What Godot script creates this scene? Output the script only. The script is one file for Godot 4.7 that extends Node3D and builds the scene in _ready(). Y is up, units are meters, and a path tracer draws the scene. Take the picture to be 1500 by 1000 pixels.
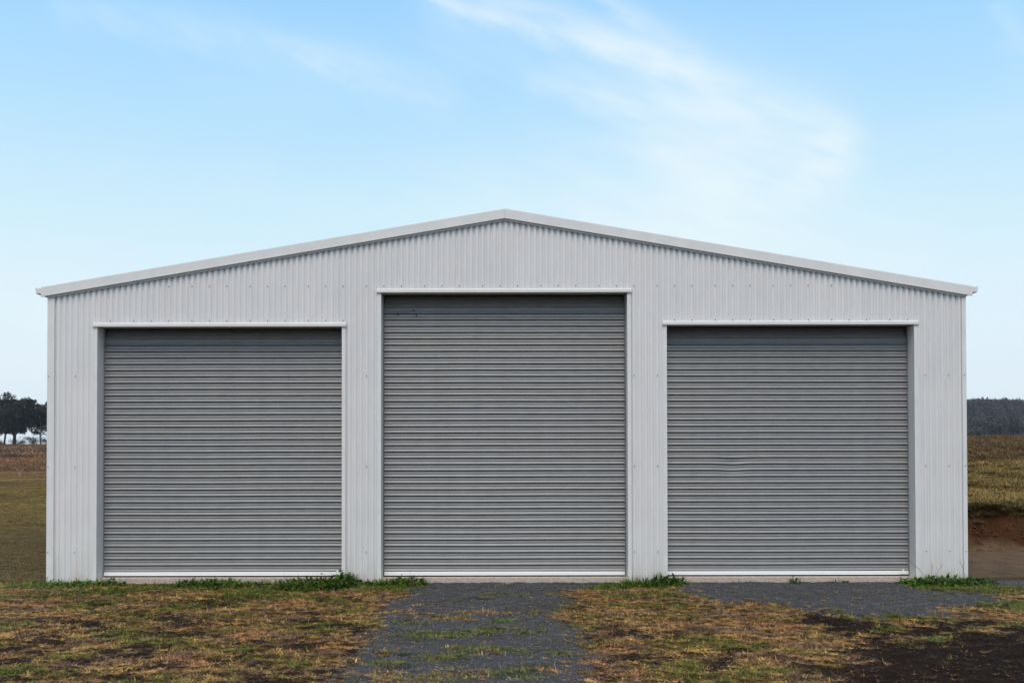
extends Node3D
# A white corrugated steel shed with three roller doors on a patchy paddock.

const EYE := 1.512
const GROUND := -0.035
const WALL_LEFT := -6.062
const WALL_RIGHT := 5.929
const RIDGE_X := -0.089
const SLOPE := 0.168
const DEPTH := 9.5
const PITCH := 0.076            # corrugation
const SHEET := 0.76             # cover of one wall sheet

# door: left, right, head height
const DOORS := [[-5.414, -2.22, 3.318], [-1.708, 1.509, 3.758], [2.024, 5.255, 3.331]]

var rng := RandomNumberGenerator.new()
var noise_a := FastNoiseLite.new()
var noise_b := FastNoiseLite.new()
var noise_c := FastNoiseLite.new()
var noise_d := FastNoiseLite.new()
var used := {}
var mats := {}

# ------------------------------------------------------------------ bookkeeping
func numbered(called: String) -> String:
	if not used.has(called):
		used[called] = 0
		return called
	used[called] += 1
	return "%s_%03d" % [called, used[called]]

func tag(o: Node, label: String, category: String, group := "") -> void:
	o.set_meta("label", label)
	o.set_meta("category", category)
	if group != "":
		o.set_meta("group", group)

func mesh_node(called: String, mesh: Mesh, mat: Material, parent: Node = self) -> MeshInstance3D:
	var o := MeshInstance3D.new()
	o.name = numbered(called) if parent == self else called
	o.mesh = mesh
	o.material_override = mat
	parent.add_child(o, true)
	return o

func thing(called: String, at: Vector3) -> Node3D:
	var o := Node3D.new()
	o.name = numbered(called)
	o.position = at
	add_child(o, true)
	return o

func structure(called: String, mesh: Mesh, mat: Material) -> MeshInstance3D:
	var o := mesh_node(called, mesh, mat)
	o.set_meta("kind", "structure")
	return o

# ------------------------------------------------------------------ mesh helpers
func tool(smooth := false) -> SurfaceTool:
	var st := SurfaceTool.new()
	st.begin(Mesh.PRIMITIVE_TRIANGLES)
	st.set_smooth_group(0 if smooth else -1)
	return st

func done(st: SurfaceTool) -> ArrayMesh:
	st.generate_normals()
	return st.commit()

# a, b, c, d clockwise as seen from the front
func quad(st: SurfaceTool, a: Vector3, b: Vector3, c: Vector3, d: Vector3) -> void:
	st.add_vertex(a); st.add_vertex(b); st.add_vertex(c)
	st.add_vertex(a); st.add_vertex(c); st.add_vertex(d)

func box(st: SurfaceTool, lo: Vector3, hi: Vector3) -> void:
	var p := []
	for i in 8:
		p.append(Vector3(hi.x if i & 1 else lo.x, hi.y if i & 2 else lo.y, hi.z if i & 4 else lo.z))
	hexa(st, p)

# corners numbered by bits x, y, z
func hexa(st: SurfaceTool, p: Array) -> void:
	quad(st, p[4], p[6], p[7], p[5])
	quad(st, p[1], p[3], p[2], p[0])
	quad(st, p[0], p[2], p[6], p[4])
	quad(st, p[5], p[7], p[3], p[1])
	quad(st, p[6], p[2], p[3], p[7])
	quad(st, p[0], p[4], p[5], p[1])

func tube(st: SurfaceTool, path: Array, radii: Array, sides := 7) -> void:
	var rings := []
	for i in path.size():
		var d: Vector3 = (path[mini(i + 1, path.size() - 1)] - path[maxi(i - 1, 0)]).normalized()
		var u := d.cross(Vector3(0.31, 0.2, 0.93)).normalized()
		var v := d.cross(u)
		var ring := []
		for k in sides:
			var t := TAU * k / sides
			ring.append(path[i] + (u * cos(t) + v * sin(t)) * radii[i])
		rings.append(ring)
	for i in path.size() - 1:
		for k in sides:
			var n := (k + 1) % sides
			quad(st, rings[i][k], rings[i][n], rings[i + 1][n], rings[i + 1][k])

# ------------------------------------------------------------------ materials
func noise_texture(freq: float, octaves: int, lo: float, hi: float, as_normal := false, strength := 4.0, sz := 512) -> NoiseTexture2D:
	var n := FastNoiseLite.new()
	n.seed = int(freq * 9973.0) + octaves
	n.noise_type = FastNoiseLite.TYPE_SIMPLEX_SMOOTH
	n.frequency = freq
	n.fractal_octaves = octaves
	n.fractal_gain = 0.6
	var t := NoiseTexture2D.new()
	t.width = sz
	t.height = sz
	t.seamless = true
	t.noise = n
	if as_normal:
		t.as_normal_map = true
		t.bump_strength = strength
	else:
		var r := Gradient.new()
		r.set_color(0, Color(lo, lo, lo))
		r.set_color(1, Color(hi, hi, hi))
		t.color_ramp = r
	return t

func lin(r: float, g: float, b: float) -> Color:
	return Color(r, g, b).linear_to_srgb()

func steel(c: Color, rough: float, spec := 0.5, metal := 0.0) -> StandardMaterial3D:
	var m := StandardMaterial3D.new()
	m.albedo_color = c
	m.roughness = rough
	m.metallic = metal
	m.metallic_specular = spec
	return m

func make_materials() -> void:
	var weather := noise_texture(0.012, 5, 0.955, 1.0)
	var w := steel(lin(0.735, 0.708, 0.706), 0.5)
	w.albedo_texture = weather
	w.vertex_color_use_as_albedo = true
	w.uv1_triplanar = true
	w.uv1_world_triplanar = true
	w.uv1_scale = Vector3(0.9, 0.22, 0.9)
	mats.wall = w
	var f := steel(lin(0.725, 0.70, 0.69), 0.45)
	f.albedo_texture = weather
	f.uv1_triplanar = true
	f.uv1_world_triplanar = true
	f.uv1_scale = Vector3(0.5, 0.5, 0.5)
	mats.flashing = f
	var d := steel(lin(0.262, 0.253, 0.252), 0.42)
	d.albedo_texture = noise_texture(0.02, 4, 0.88, 1.0)
	d.uv1_triplanar = true
	d.uv1_world_triplanar = true
	d.uv1_scale = Vector3(0.35, 1.1, 0.35)
	mats.door = d
	mats.guide = steel(lin(0.36, 0.36, 0.37), 0.45)
	mats.rail = steel(lin(0.80, 0.80, 0.80), 0.35, 0.6)
	mats.seal = steel(lin(0.03, 0.03, 0.03), 0.8)
	mats.screw = steel(lin(0.17, 0.17, 0.18), 0.4, 0.5, 0.3)
	mats.dirt = steel(lin(0.05, 0.045, 0.04), 0.9, 0.2)
	var c := steel(lin(0.62, 0.51, 0.43), 0.9, 0.3)
	c.albedo_texture = noise_texture(0.02, 4, 0.75, 1.0)
	c.uv1_triplanar = true
	c.uv1_world_triplanar = true
	c.uv1_scale = Vector3(1.2, 3.0, 1.2)
	mats.concrete = c
	# soil, thatch and far grass: vertex colour times fine grain
	var g := StandardMaterial3D.new()
	g.vertex_color_use_as_albedo = true
	g.roughness = 0.95
	g.metallic_specular = 0.2
	g.albedo_texture = noise_texture(0.045, 6, 0.45, 1.0)
	g.normal_enabled = true
	g.normal_texture = noise_texture(0.06, 5, 0, 1, true, 6.0)
	g.normal_scale = 1.0
	g.uv1_triplanar = true
	g.uv1_world_triplanar = true
	g.uv1_scale = Vector3(1.3, 1.3, 1.3)
	mats.ground = g
	var s := StandardMaterial3D.new()
	s.albedo_color = lin(0.125, 0.126, 0.134)
	s.roughness = 0.9
	s.metallic_specular = 0.3
	s.vertex_color_use_as_albedo = true
	s.albedo_texture = noise_texture(0.16, 4, 0.45, 1.0)
	s.normal_enabled = true
	s.normal_texture = noise_texture(0.2, 4, 0, 1, true, 8.0)
	s.uv1_triplanar = true
	s.uv1_world_triplanar = true
	s.uv1_scale = Vector3(2.1, 2.1, 2.1)
	mats.gravel = s
	var st := StandardMaterial3D.new()
	st.vertex_color_use_as_albedo = true
	st.roughness = 0.85
	st.metallic_specular = 0.3
	mats.tinted = st
	var l := StandardMaterial3D.new()
	l.vertex_color_use_as_albedo = true
	l.roughness = 0.6
	l.metallic_specular = 0.3
	l.cull_mode = BaseMaterial3D.CULL_DISABLED
	l.backlight_enabled = true
	l.backlight = Color(0.35, 0.35, 0.35)
	mats.leaf = l
	mats.bark = steel(lin(0.045, 0.036, 0.03), 0.95, 0.1)
	mats.pale_bark = steel(lin(0.30, 0.28, 0.26), 0.85, 0.2)
	mats.dry = steel(lin(0.30, 0.24, 0.16), 0.9, 0.2)
	mats.grey_stalk = steel(lin(0.30, 0.29, 0.28), 0.9, 0.2)
	mats.dark_stalk = steel(lin(0.06, 0.05, 0.04), 0.9, 0.2)

# ------------------------------------------------------------------ sky
func smooth(a: float, b: float, x: float) -> float:
	return smoothstep(a, b, x)

func make_sky() -> PanoramaSkyMaterial:
	# azimuth, elevation, half width (degrees), strength along each streak of cirrus
	var streaks := [
		[[-5.86, 25.95, 0.30, 0.40], [-2.74, 24.67, 0.34, 0.48], [0.39, 23.98, 0.36, 0.50], [3.91, 23.07, 0.42, 0.58], [7.41, 22.35, 0.46, 0.62], [9.71, 21.57, 0.55, 0.50], [11.98, 20.28, 0.80, 0.42], [14.58, 18.83, 1.05, 0.40], [16.76, 17.97, 1.2, 0.42], [18.11, 16.72, 1.2, 0.35]],
		[[-1.96, 25.5, 0.35, 0.22], [2.5, 24.4, 0.45, 0.34], [5.86, 23.3, 0.5, 0.36], [8.56, 22.23, 0.55, 0.25]],
		[[5.08, 25.4, 0.3, 0.2], [7.6, 23.9, 0.5, 0.3], [10.4, 21.90, 0.6, 0.2]],
		[[-4.0, 24.3, 1.6, 0.12], [4.0, 22.4, 1.9, 0.22], [10.0, 20.6, 2.2, 0.26], [15.5, 17.6, 2.6, 0.26]],
		[[18.3, 17.3, 0.8, 0.48], [17.6, 16.2, 1.1, 0.42], [16.8, 15.2, 1.4, 0.34], [14.8, 14.4, 1.8, 0.25]],
		[[9.14, 19.30, 2.4, 0.20], [10.6, 17.4, 2.6, 0.46], [11.6, 15.6, 1.7, 0.56], [11.04, 13.6, 3.2, 0.36]],
		[[-3.0, 12.9, 3.4, 0.28], [4.13, 13.6, 3.8, 0.40], [9.0, 13.8, 4.0, 0.44], [14.6, 12.6, 3.4, 0.32], [20.0, 11.0, 3.0, 0.2]],
		[[-23.98, 22.88, 0.9, 0.12], [-17.11, 22.55, 1.0, 0.2], [-12.72, 22.29, 0.7, 0.28], [-8.94, 21.54, 0.75, 0.26], [-4.30, 20.57, 1.3, 0.14]],
		[[1.57, 21.0, 0.5, 0.18], [5.08, 20.2, 0.65, 0.28], [9.71, 19.4, 0.8, 0.16]],
		[[26.54, 22.30, 0.55, 0.14], [26.92, 21.18, 0.63, 0.18], [27.48, 20.01, 0.71, 0.14]],
		[[-27.17, 8.31, 1.57, 0.20], [-25.27, 7.75, 1.96, 0.30]],
	]
	# clear air by elevation
	var air := [[0.0, Color8(228, 240, 249)], [3.5, Color8(228, 242, 251)], [7.0, Color8(227, 244, 254)], [10.9, Color8(219, 243, 254)], [14.6, Color8(204, 237, 254)], [18.2, Color8(187, 228, 255)], [21.7, Color8(172, 220, 255)], [25.0, Color8(160, 212, 255)], [40.0, Color8(154, 206, 252)], [90.0, Color8(146, 198, 248)]]
	var w := 2048
	var h := 1024
	var bytes := PackedFloat32Array()
	bytes.resize(w * h * 3)
	var wisp := FastNoiseLite.new()
	wisp.seed = 21
	wisp.noise_type = FastNoiseLite.TYPE_SIMPLEX_SMOOTH
	wisp.frequency = 1.0
	wisp.fractal_octaves = 4
	var veil := FastNoiseLite.new()
	veil.seed = 5
	veil.noise_type = FastNoiseLite.TYPE_SIMPLEX_SMOOTH
	veil.frequency = 1.0
	veil.fractal_octaves = 3
	for row in h:
		var el := 90.0 - (row + 0.5) * 180.0 / h
		var e := maxf(el, 0.0)
		var base: Color = air[0][1]
		for i in air.size() - 1:
			if e >= air[i][0]:
				base = (air[i][1] as Color).lerp(air[i + 1][1], (e - air[i][0]) / (air[i + 1][0] - air[i][0]))
		base = base.srgb_to_linear()
		var y := sin(deg_to_rad(el))
		for col in w:
			var o := (row * w + col) * 3
			var c := base
			if el > 0.0:
				var az := wrapf((col + 0.5) * 360.0 / w, -180.0, 180.0)
				var a := deg_to_rad(az)
				# high cloud lies on a plane overhead: look it up there, drawn out along one direction
				var d := 1.0 / (y + 0.12)
				var px := sin(a) * cos(deg_to_rad(el)) * d
				var pz := -cos(a) * cos(deg_to_rad(el)) * d
				var along := px * 0.8 + pz * 0.6
				var across := -px * 0.6 + pz * 0.8
				var n := veil.get_noise_2d(along * 0.5, across * 0.9)
				var f := wisp.get_noise_2d(along * 1.2, across * 3.5 + n)
				var k := smoothstep(0.0, 0.9, n + 0.35 * f) * 0.45
				k += smoothstep(26.0, 48.0, el) * (0.62 + 0.25 * n)
				if az > -31.0 and az < 32.0 and el > 3.0 and el < 28.0:
					k *= 0.35
					var fine := wisp.get_noise_2d(az * 0.22 + el * 0.25, el * 0.5 + az * 0.1 + 40.0) * 1.1
					var finer := wisp.get_noise_2d(az * 0.35 + el * 0.2 + 9.0, el * 2.2 + az * 0.75)
					var q := Vector2(az + fine * 0.5, el + finer * 0.35)
					var thick := 0.0
					for s in streaks:
						var best := 0.0
						for i in s.size() - 1:
							var u: Array = s[i]
							var v: Array = s[i + 1]
							if absf(q.y - u[1]) > 9.0:
								continue
							var uv := Vector2(v[0] - u[0], v[1] - u[1])
							var t := clampf((q - Vector2(u[0], u[1])).dot(uv) / uv.length_squared(), 0.0, 1.0)
							var dist := q.distance_to(Vector2(u[0], u[1]) + uv * t)
							var wide: float = lerpf(u[2], v[2], t) * 1.15
							best = maxf(best, lerpf(u[3], v[3], t) * exp(-dist * dist / (wide * wide)))
						thick += best * ((0.85 + 0.45 * fine + 0.75 * finer) if s[0][2] < 1.3 else (0.95 + 0.4 * fine + 0.3 * finer))
					k += 1.0 - exp(-maxf(thick, 0.0) * 1.25)
				k = clampf(k, 0.0, 0.92)
				c = base.lerp(Color(0.87, 0.97, 1.0).lerp(Color(0.84, 0.89, 0.93), smoothstep(28.0, 50.0, el)), k)
			bytes[o] = c.r
			bytes[o + 1] = c.g
			bytes[o + 2] = c.b
	var im := Image.create_from_data(w, h, false, Image.FORMAT_RGBF, bytes.to_byte_array())
	var m := PanoramaSkyMaterial.new()
	m.panorama = ImageTexture.create_from_image(im)
	m.energy_multiplier = 1.0 / 1.6
	return m

# ------------------------------------------------------------------ terrain
func piece(table: Array, x: float) -> float:
	if x <= table[0][0]:
		return table[0][1]
	for i in table.size() - 1:
		if x < table[i + 1][0]:
			return lerpf(table[i][1], table[i + 1][1], smoothstep(0.0, 1.0, (x - table[i][0]) / (table[i + 1][0] - table[i][0])) * 0.5 + 0.5 * (x - table[i][0]) / (table[i + 1][0] - table[i][0]))
	return table[-1][1]

const LEFT_RISE := [[13.0, 0.0], [25.0, 0.03], [60.0, 0.80], [110.0, 2.3], [140.0, 3.4], [200.0, 5.45], [230.0, 5.0], [400.0, -4.0], [900.0, -10.0]]
const RIGHT_RISE := [[18.4, 0.0], [22.0, 0.12], [30.0, 0.72], [45.0, 1.80], [60.0, 2.42], [75.0, 1.5], [120.0, -1.0], [250.0, 0.0], [300.0, 3.0], [480.0, 20.0], [560.0, 23.0], [900.0, 10.0]]

func bank(x: float, z: float) -> float:
	var zc := 13.0 - z
	var d := zc - 18.4 + 0.35 * noise_a.get_noise_2d(x * 0.6, 3.0) + 0.12 * noise_b.get_noise_2d(x, z)
	var e := maxf(minf(d, x - 7.3), d - 10.0)
	return clampf(e / 0.55, 0.0, 1.0)

func side(x: float, z: float) -> float:
	return smoothstep(-0.2, 0.2, x / maxf(13.0 - z, 5.0))

func terrain(x: float, z: float) -> float:
	var zc := 13.0 - z
	var y := GROUND
	if absf(x) < 14.0 and z > -8.0 and z < 14.0:
		y += 0.022 * noise_a.get_noise_2d(x * 0.7, z * 0.7) * smoothstep(0.0, 0.8, z) + (0.010 + 0.018 * smoothstep(0.3, 1.0, z)) * noise_b.get_noise_2d(x * 1.3, z * 1.3)
	if z > 0.0:
		return y
	var s := side(x, z)
	var left := piece(LEFT_RISE, zc) if s < 1.0 else 0.0
	var right := 0.0
	if s > 0.0:
		var b := bank(x, z)
		right = b * 0.70 + piece(RIGHT_RISE, zc) * (b if zc < 40.0 else 1.0)
		if b > 0.9 and zc < 80.0:
			right += 0.10 * noise_a.get_noise_2d(x * 0.35, z * 0.35) + 0.07 * noise_b.get_noise_2d(x * 0.8, z * 0.8)
	if s < 1.0 and zc > 30.0:
		left += 0.12 * noise_a.get_noise_2d(x * 0.1, z * 0.1)
	return y + lerpf(left, right, s)

const DRIVE := [Vector2(-1.11, -0.1), Vector2(-1.27, 0.58), Vector2(-1.21, 1.22), Vector2(-1.42, 1.81), Vector2(-1.36, 2.95), Vector2(-1.28, 3.38), Vector2(-1.3, 3.96), Vector2(-1.27, 4.93), Vector2(-1.26, 5.46), Vector2(-1.27, 5.93), Vector2(-1.24, 6.54), Vector2(-1.2, 14.0), Vector2(0.66, 14.0), Vector2(0.62, 6.54), Vector2(0.56, 5.93), Vector2(0.61, 4.93), Vector2(0.63, 3.77), Vector2(0.43, 2.95), Vector2(0.5, 2.23), Vector2(0.73, 1.81), Vector2(0.53, 0.97), Vector2(1.03, 0.44), Vector2(1.38, -0.1)]
const PAD := [Vector2(2.2, -0.1), Vector2(2.02, 0.71), Vector2(2.09, 1.47), Vector2(2.3, 1.81), Vector2(2.73, 1.92), Vector2(2.98, 2.13), Vector2(3.25, 2.55), Vector2(3.5, 3.05), Vector2(3.95, 2.75), Vector2(4.3, 3.0), Vector2(4.6, 2.3), Vector2(5.1, 2.1), Vector2(5.6, 1.7), Vector2(5.5, 1.2), Vector2(4.99, 0.85), Vector2(5.1, -0.1)]
const DARK := [Vector2(2.68, 2.95), Vector2(2.92, 3.5), Vector2(3.09, 4.17), Vector2(3.15, 4.47), Vector2(2.7, 4.78), Vector2(2.93, 5.07), Vector2(2.54, 5.59), Vector2(2.48, 6.15), Vector2(2.4, 9.0), Vector2(6.5, 9.0), Vector2(5.6, 3.77), Vector2(4.71, 3.3), Vector2(4.61, 2.8), Vector2(3.79, 3.4), Vector2(3.36, 3.2), Vector2(3.16, 2.72)]
const ORANGE := [Vector2(2.32, 2.72), Vector2(2.59, 3.77), Vector2(3.09, 4.13), Vector2(3.01, 4.47), Vector2(2.52, 4.63), Vector2(1.96, 4.3), Vector2(1.86, 2.95)]
# grass that came up through the gravel: x, z, radius
const SPROUTS := [[-1.16, 2.72, 0.1], [-0.98, 3.3, 0.09], [-0.68, 3.96, 0.16], [-0.46, 3.96, 0.13], [-0.65, 2.95, 0.13], [-0.43, 2.63, 0.1], [-0.22, 3.77, 0.13], [-0.11, 2.72, 0.08], [-0.34, 4.63, 0.11], [-0.21, 4.81, 0.1], [-1.05, 4.84, 0.06], [-0.88, 4.84, 0.05], [-0.54, 5.07, 0.1], [-0.92, 5.28, 0.08], [-0.91, 5.71, 0.08], [-0.45, 5.71, 0.13], [-0.06, 4.78, 0.1], [0.08, 5.59, 0.13], [0.23, 5.59, 0.08], [0.21, 2.63, 0.07], [0.55, 2.95, 0.1], [0.0, 5.71, 0.05], [-0.2, 1.1, 0.07], [0.4, 4.93, 0.06], [-0.73, 5.89, 0.14], [0.08, 1.22, 0.06], [0.49, 1.1, 0.06], [-0.3, 1.6, 0.06], [0.1, 3.9, 0.09], [-0.1, 3.2, 0.08]]

func inside(poly: Array, x: float, z: float, ragged := 0.16) -> float:
	# >0 inside; metres to the edge, ragged by noise
	var p := Vector2(x, z)
	var best := 1e9
	for i in poly.size():
		best = minf(best, p.distance_to(Geometry2D.get_closest_point_to_segment(p, poly[i], poly[(i + 1) % poly.size()])))
	if best > 1.0:
		best = 1.0
	if not Geometry2D.is_point_in_polygon(p, PackedVector2Array(poly)):
		best = -best
	return best + ragged * (noise_b.get_noise_2d(x * 1.7, z * 1.7) * 1.3 + noise_c.get_noise_2d(x * 2.0, z * 2.0) * 0.7)

func gravel_depth(x: float, z: float) -> float:
	if x < -2.2 or x > 7.1 or z < -0.3 or z > 14.0:
		return -1.0
	if x < 1.75:
		return inside(DRIVE, x, z)
	if z > 3.6:
		return -1.0
	var corner := 0.34 - Vector2((x - 6.45) * 0.8, z - 0.12).length() + 0.1 * noise_b.get_noise_2d(x * 1.7, z * 1.7)
	return maxf(inside(PAD, x, z, 0.26), corner)

# wear of the turf near the shed: >0 bare soil, and how green the grass is
func bareness(x: float, z: float) -> float:
	var v := noise_a.get_noise_2d(x * 0.95, z * 1.15) * 0.8 + noise_b.get_noise_2d(x * 0.9, z * 1.0) * 0.7 + noise_c.get_noise_2d(x, z) * 0.5
	var b := v - (0.22 if x < -1.2 else 0.30)
	b += 0.16 * smoothstep(2.2, 4.2, z) - 0.35 * (1.0 - smoothstep(0.7, 2.0, z))
	if x > 1.3:
		b -= 0.12
		if x > 2.2 and z > 2.2:
			b += 0.95 * smoothstep(-0.25, 0.25, inside(DARK, x, z, 0.22)) + 0.25 * smoothstep(4.4, 5.2, z) * smoothstep(2.4, 3.0, x)
			b -= 0.9 * smoothstep(-0.15, 0.3, noise_d.get_noise_2d(x * 1.1 + 5.0, z * 1.5)) * (1.0 - smoothstep(3.9, 4.7, z)) * smoothstep(3.0, 3.6, x)
			b -= 0.7 * smoothstep(-0.1, 0.15, inside(ORANGE, x, z, 0.1))
	return b

func greenness(x: float, z: float) -> float:
	var g := noise_d.get_noise_2d(x * 0.55, z * 0.8) * 1.15 + noise_c.get_noise_2d(x * 0.6 + 40.0, z * 0.6) * 0.45
	g += 0.55 * (1.0 - smoothstep(0.3, 2.4, z)) - 0.12
	if x > 1.8 and z > 2.2:
		g -= 0.8 * smoothstep(-0.2, 0.2, inside(ORANGE, x, z, 0.1))
	if x > 5.0 or (x > 3.3 and z > 2.4):
		g += 0.3
	return g

func soil_color(x: float, z: float) -> Color:
	var zc := 13.0 - z
	var k := 0.8 + 0.35 * noise_c.get_noise_2d(x * 0.8, z * 0.8) + 0.25 * noise_b.get_noise_2d(x, z)
	if z > -0.6:
		var b := bareness(x, z)
		var thatch := Color(0.145, 0.088, 0.040)
		var soil := Color(0.050, 0.029, 0.020)
		if x > 2.2 and z > 2.0:
			soil = soil.lerp(Color(0.033, 0.019, 0.014), smoothstep(-0.3, 0.3, inside(DARK, x, z, 0.25)))
		return thatch.lerp(soil, smoothstep(-0.1, 0.15, b)) * k
	var s := side(x, z)
	var c := Color.BLACK
	if s < 0.5:
		var n := noise_a.get_noise_2d(x * 0.08, zc * 0.16) + 0.5 * noise_b.get_noise_2d(x * 0.1, zc * 0.2)
		var lawn := Color(0.165, 0.118, 0.042).lerp(Color(0.22, 0.145, 0.06), clampf(0.5 + n, 0.0, 1.0))
		lawn = lawn.lerp(Color(0.115, 0.083, 0.036), (1.0 - smoothstep(16.0, 34.0, zc)) * 0.8)
		var field := Color(0.21, 0.105, 0.06).lerp(Color(0.15, 0.085, 0.05), clampf(0.5 + n, 0.0, 1.0))
		var scrub := Color(0.085, 0.055, 0.038).lerp(Color(0.20, 0.10, 0.06), clampf(0.4 + 1.4 * n, 0.0, 1.0))
		c = lawn.lerp(field, smoothstep(54.0, 76.0, zc + 8.0 * n)).lerp(scrub, smoothstep(95.0, 130.0, zc + 12.0 * n))
	else:
		var b := bank(x, z)
		var n := noise_a.get_noise_2d(x * 0.3, zc * 0.5) + 0.5 * noise_b.get_noise_2d(x * 0.5, zc * 0.7)
		var flat := Color(0.27, 0.185, 0.16).lerp(Color(0.20, 0.145, 0.125), clampf(0.5 + n, 0.0, 1.0))
		var cut := Color(0.125, 0.058, 0.037).lerp(Color(0.07, 0.036, 0.026), clampf(0.5 + 1.2 * n, 0.0, 1.0))
		var grass := Color(0.19, 0.135, 0.055).lerp(Color(0.125, 0.095, 0.04), clampf(0.5 + n, 0.0, 1.0))
		var top := Color(0.135, 0.085, 0.042)
		c = flat
		if b > 0.02:
			c = cut.lerp(grass, smoothstep(0.8, 1.0, b)) if zc < 30.0 else grass
			c = c.lerp(top, smoothstep(28.0, 40.0, zc))
		if zc > 90.0:
			c = Color(0.05, 0.045, 0.035)
	return Color(c.r * 1.08, c.g, c.b * 0.72) * k

func spaced(fine_lo: float, fine_hi: float, step: float, mid_lo: float, mid_hi: float, mid: float, lo: float, hi: float) -> PackedFloat32Array:
	var a := []
	var x := fine_lo
	while x < fine_hi:
		a.append(x); x += step
	while x < mid_hi:
		a.append(x); x += mid
	var d := mid
	while x < hi:
		a.append(x); x += d; d *= 1.18
	a.append(hi)
	x = fine_lo - mid
	while x > mid_lo:
		a.append(x); x -= mid
	d = mid
	while x > lo:
		a.append(x); x -= d; d *= 1.18
	a.append(lo)
	a.sort()
	return PackedFloat32Array(a)

func grid_mesh(xs: PackedFloat32Array, zs: PackedFloat32Array, gravel: bool) -> ArrayMesh:
	var nx := xs.size()
	var nz := zs.size()
	var v := PackedVector3Array(); v.resize(nx * nz)
	var n := PackedVector3Array(); n.resize(nx * nz)
	var c := PackedColorArray(); c.resize(nx * nz)
	var keep := PackedByteArray(); keep.resize(nx * nz)
	for j in nz:
		for i in nx:
			var y := terrain(xs[i], zs[j])
			keep[j * nx + i] = 1
			if gravel:
				var g := gravel_depth(xs[i], zs[j])
				y += clampf(g * 0.12, -0.03, 0.010)
				var mud := smoothstep(-0.1, 0.5, noise_a.get_noise_2d(xs[i] * 1.1, zs[j] * 1.1) + 0.6 * noise_b.get_noise_2d(xs[i], zs[j])) * (0.7 if xs[i] < 1.6 else 0.3)
				c[j * nx + i] = Color(1, 1, 1).lerp(Color(0.95, 0.72, 0.52), mud) * (0.9 + 0.2 * noise_b.get_noise_2d(xs[i] + 9.0, zs[j]))
				keep[j * nx + i] = 0 if g < -0.2 else 1
			else:
				c[j * nx + i] = soil_color(xs[i], zs[j])
			v[j * nx + i] = Vector3(xs[i], y, zs[j])
	for j in nz:
		for i in nx:
			var a := v[j * nx + mini(i + 1, nx - 1)] - v[j * nx + maxi(i - 1, 0)]
			var b := v[mini(j + 1, nz - 1) * nx + i] - v[maxi(j - 1, 0) * nx + i]
			n[j * nx + i] = b.cross(a).normalized()
	var idx := PackedInt32Array()
	for j in nz - 1:
		for i in nx - 1:
			var p := j * nx + i
			if keep[p] + keep[p + 1] + keep[p + nx] + keep[p + nx + 1] == 0:
				continue
			idx.append_array(PackedInt32Array([p, p + 1, p + nx + 1, p, p + nx + 1, p + nx]))
	var arr := []
	arr.resize(Mesh.ARRAY_MAX)
	arr[Mesh.ARRAY_VERTEX] = v
	arr[Mesh.ARRAY_NORMAL] = n
	arr[Mesh.ARRAY_COLOR] = c
	arr[Mesh.ARRAY_INDEX] = idx
	var m := ArrayMesh.new()
	m.add_surface_from_arrays(Mesh.PRIMITIVE_TRIANGLES, arr)
	return m

func make_ground() -> void:
	var xs := spaced(-8.0, 8.0, 0.06, -14.0, 16.0, 0.15, -900.0, 900.0)
	var zs := spaced(-0.5, 8.5, 0.06, -8.0, 14.0, 0.15, -1000.0, 120.0)
	structure("ground", grid_mesh(xs, zs, false), mats.ground)
	var dx := []
	var dz := []
	for i in 84: dx.append(-2.1 + i * 0.045)
	for i in 312: dz.append(-0.1 + i * 0.045)
	structure("gravel_driveway", grid_mesh(PackedFloat32Array(dx), PackedFloat32Array(dz), true), mats.gravel)
	dx = []
	dz = []
	for i in 116: dx.append(1.75 + i * 0.045)
	for i in 84: dz.append(-0.2 + i * 0.045)
	structure("gravel_pavement", grid_mesh(PackedFloat32Array(dx), PackedFloat32Array(dz), true), mats.gravel)

# ------------------------------------------------------------------ shed
func roof_y(x: float) -> float:
	return 4.712 - SLOPE * absf(x - RIDGE_X)

func corrugation(x: float) -> float:
	return -0.025 * pow(0.5 - 0.5 * cos(TAU * x / PITCH), 2.0)

func wall_bottom(x: float) -> float:
	for d in DOORS:
		if x > d[0] - 0.001 and x < d[1] + 0.001:
			return d[2]
	return -0.03

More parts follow.
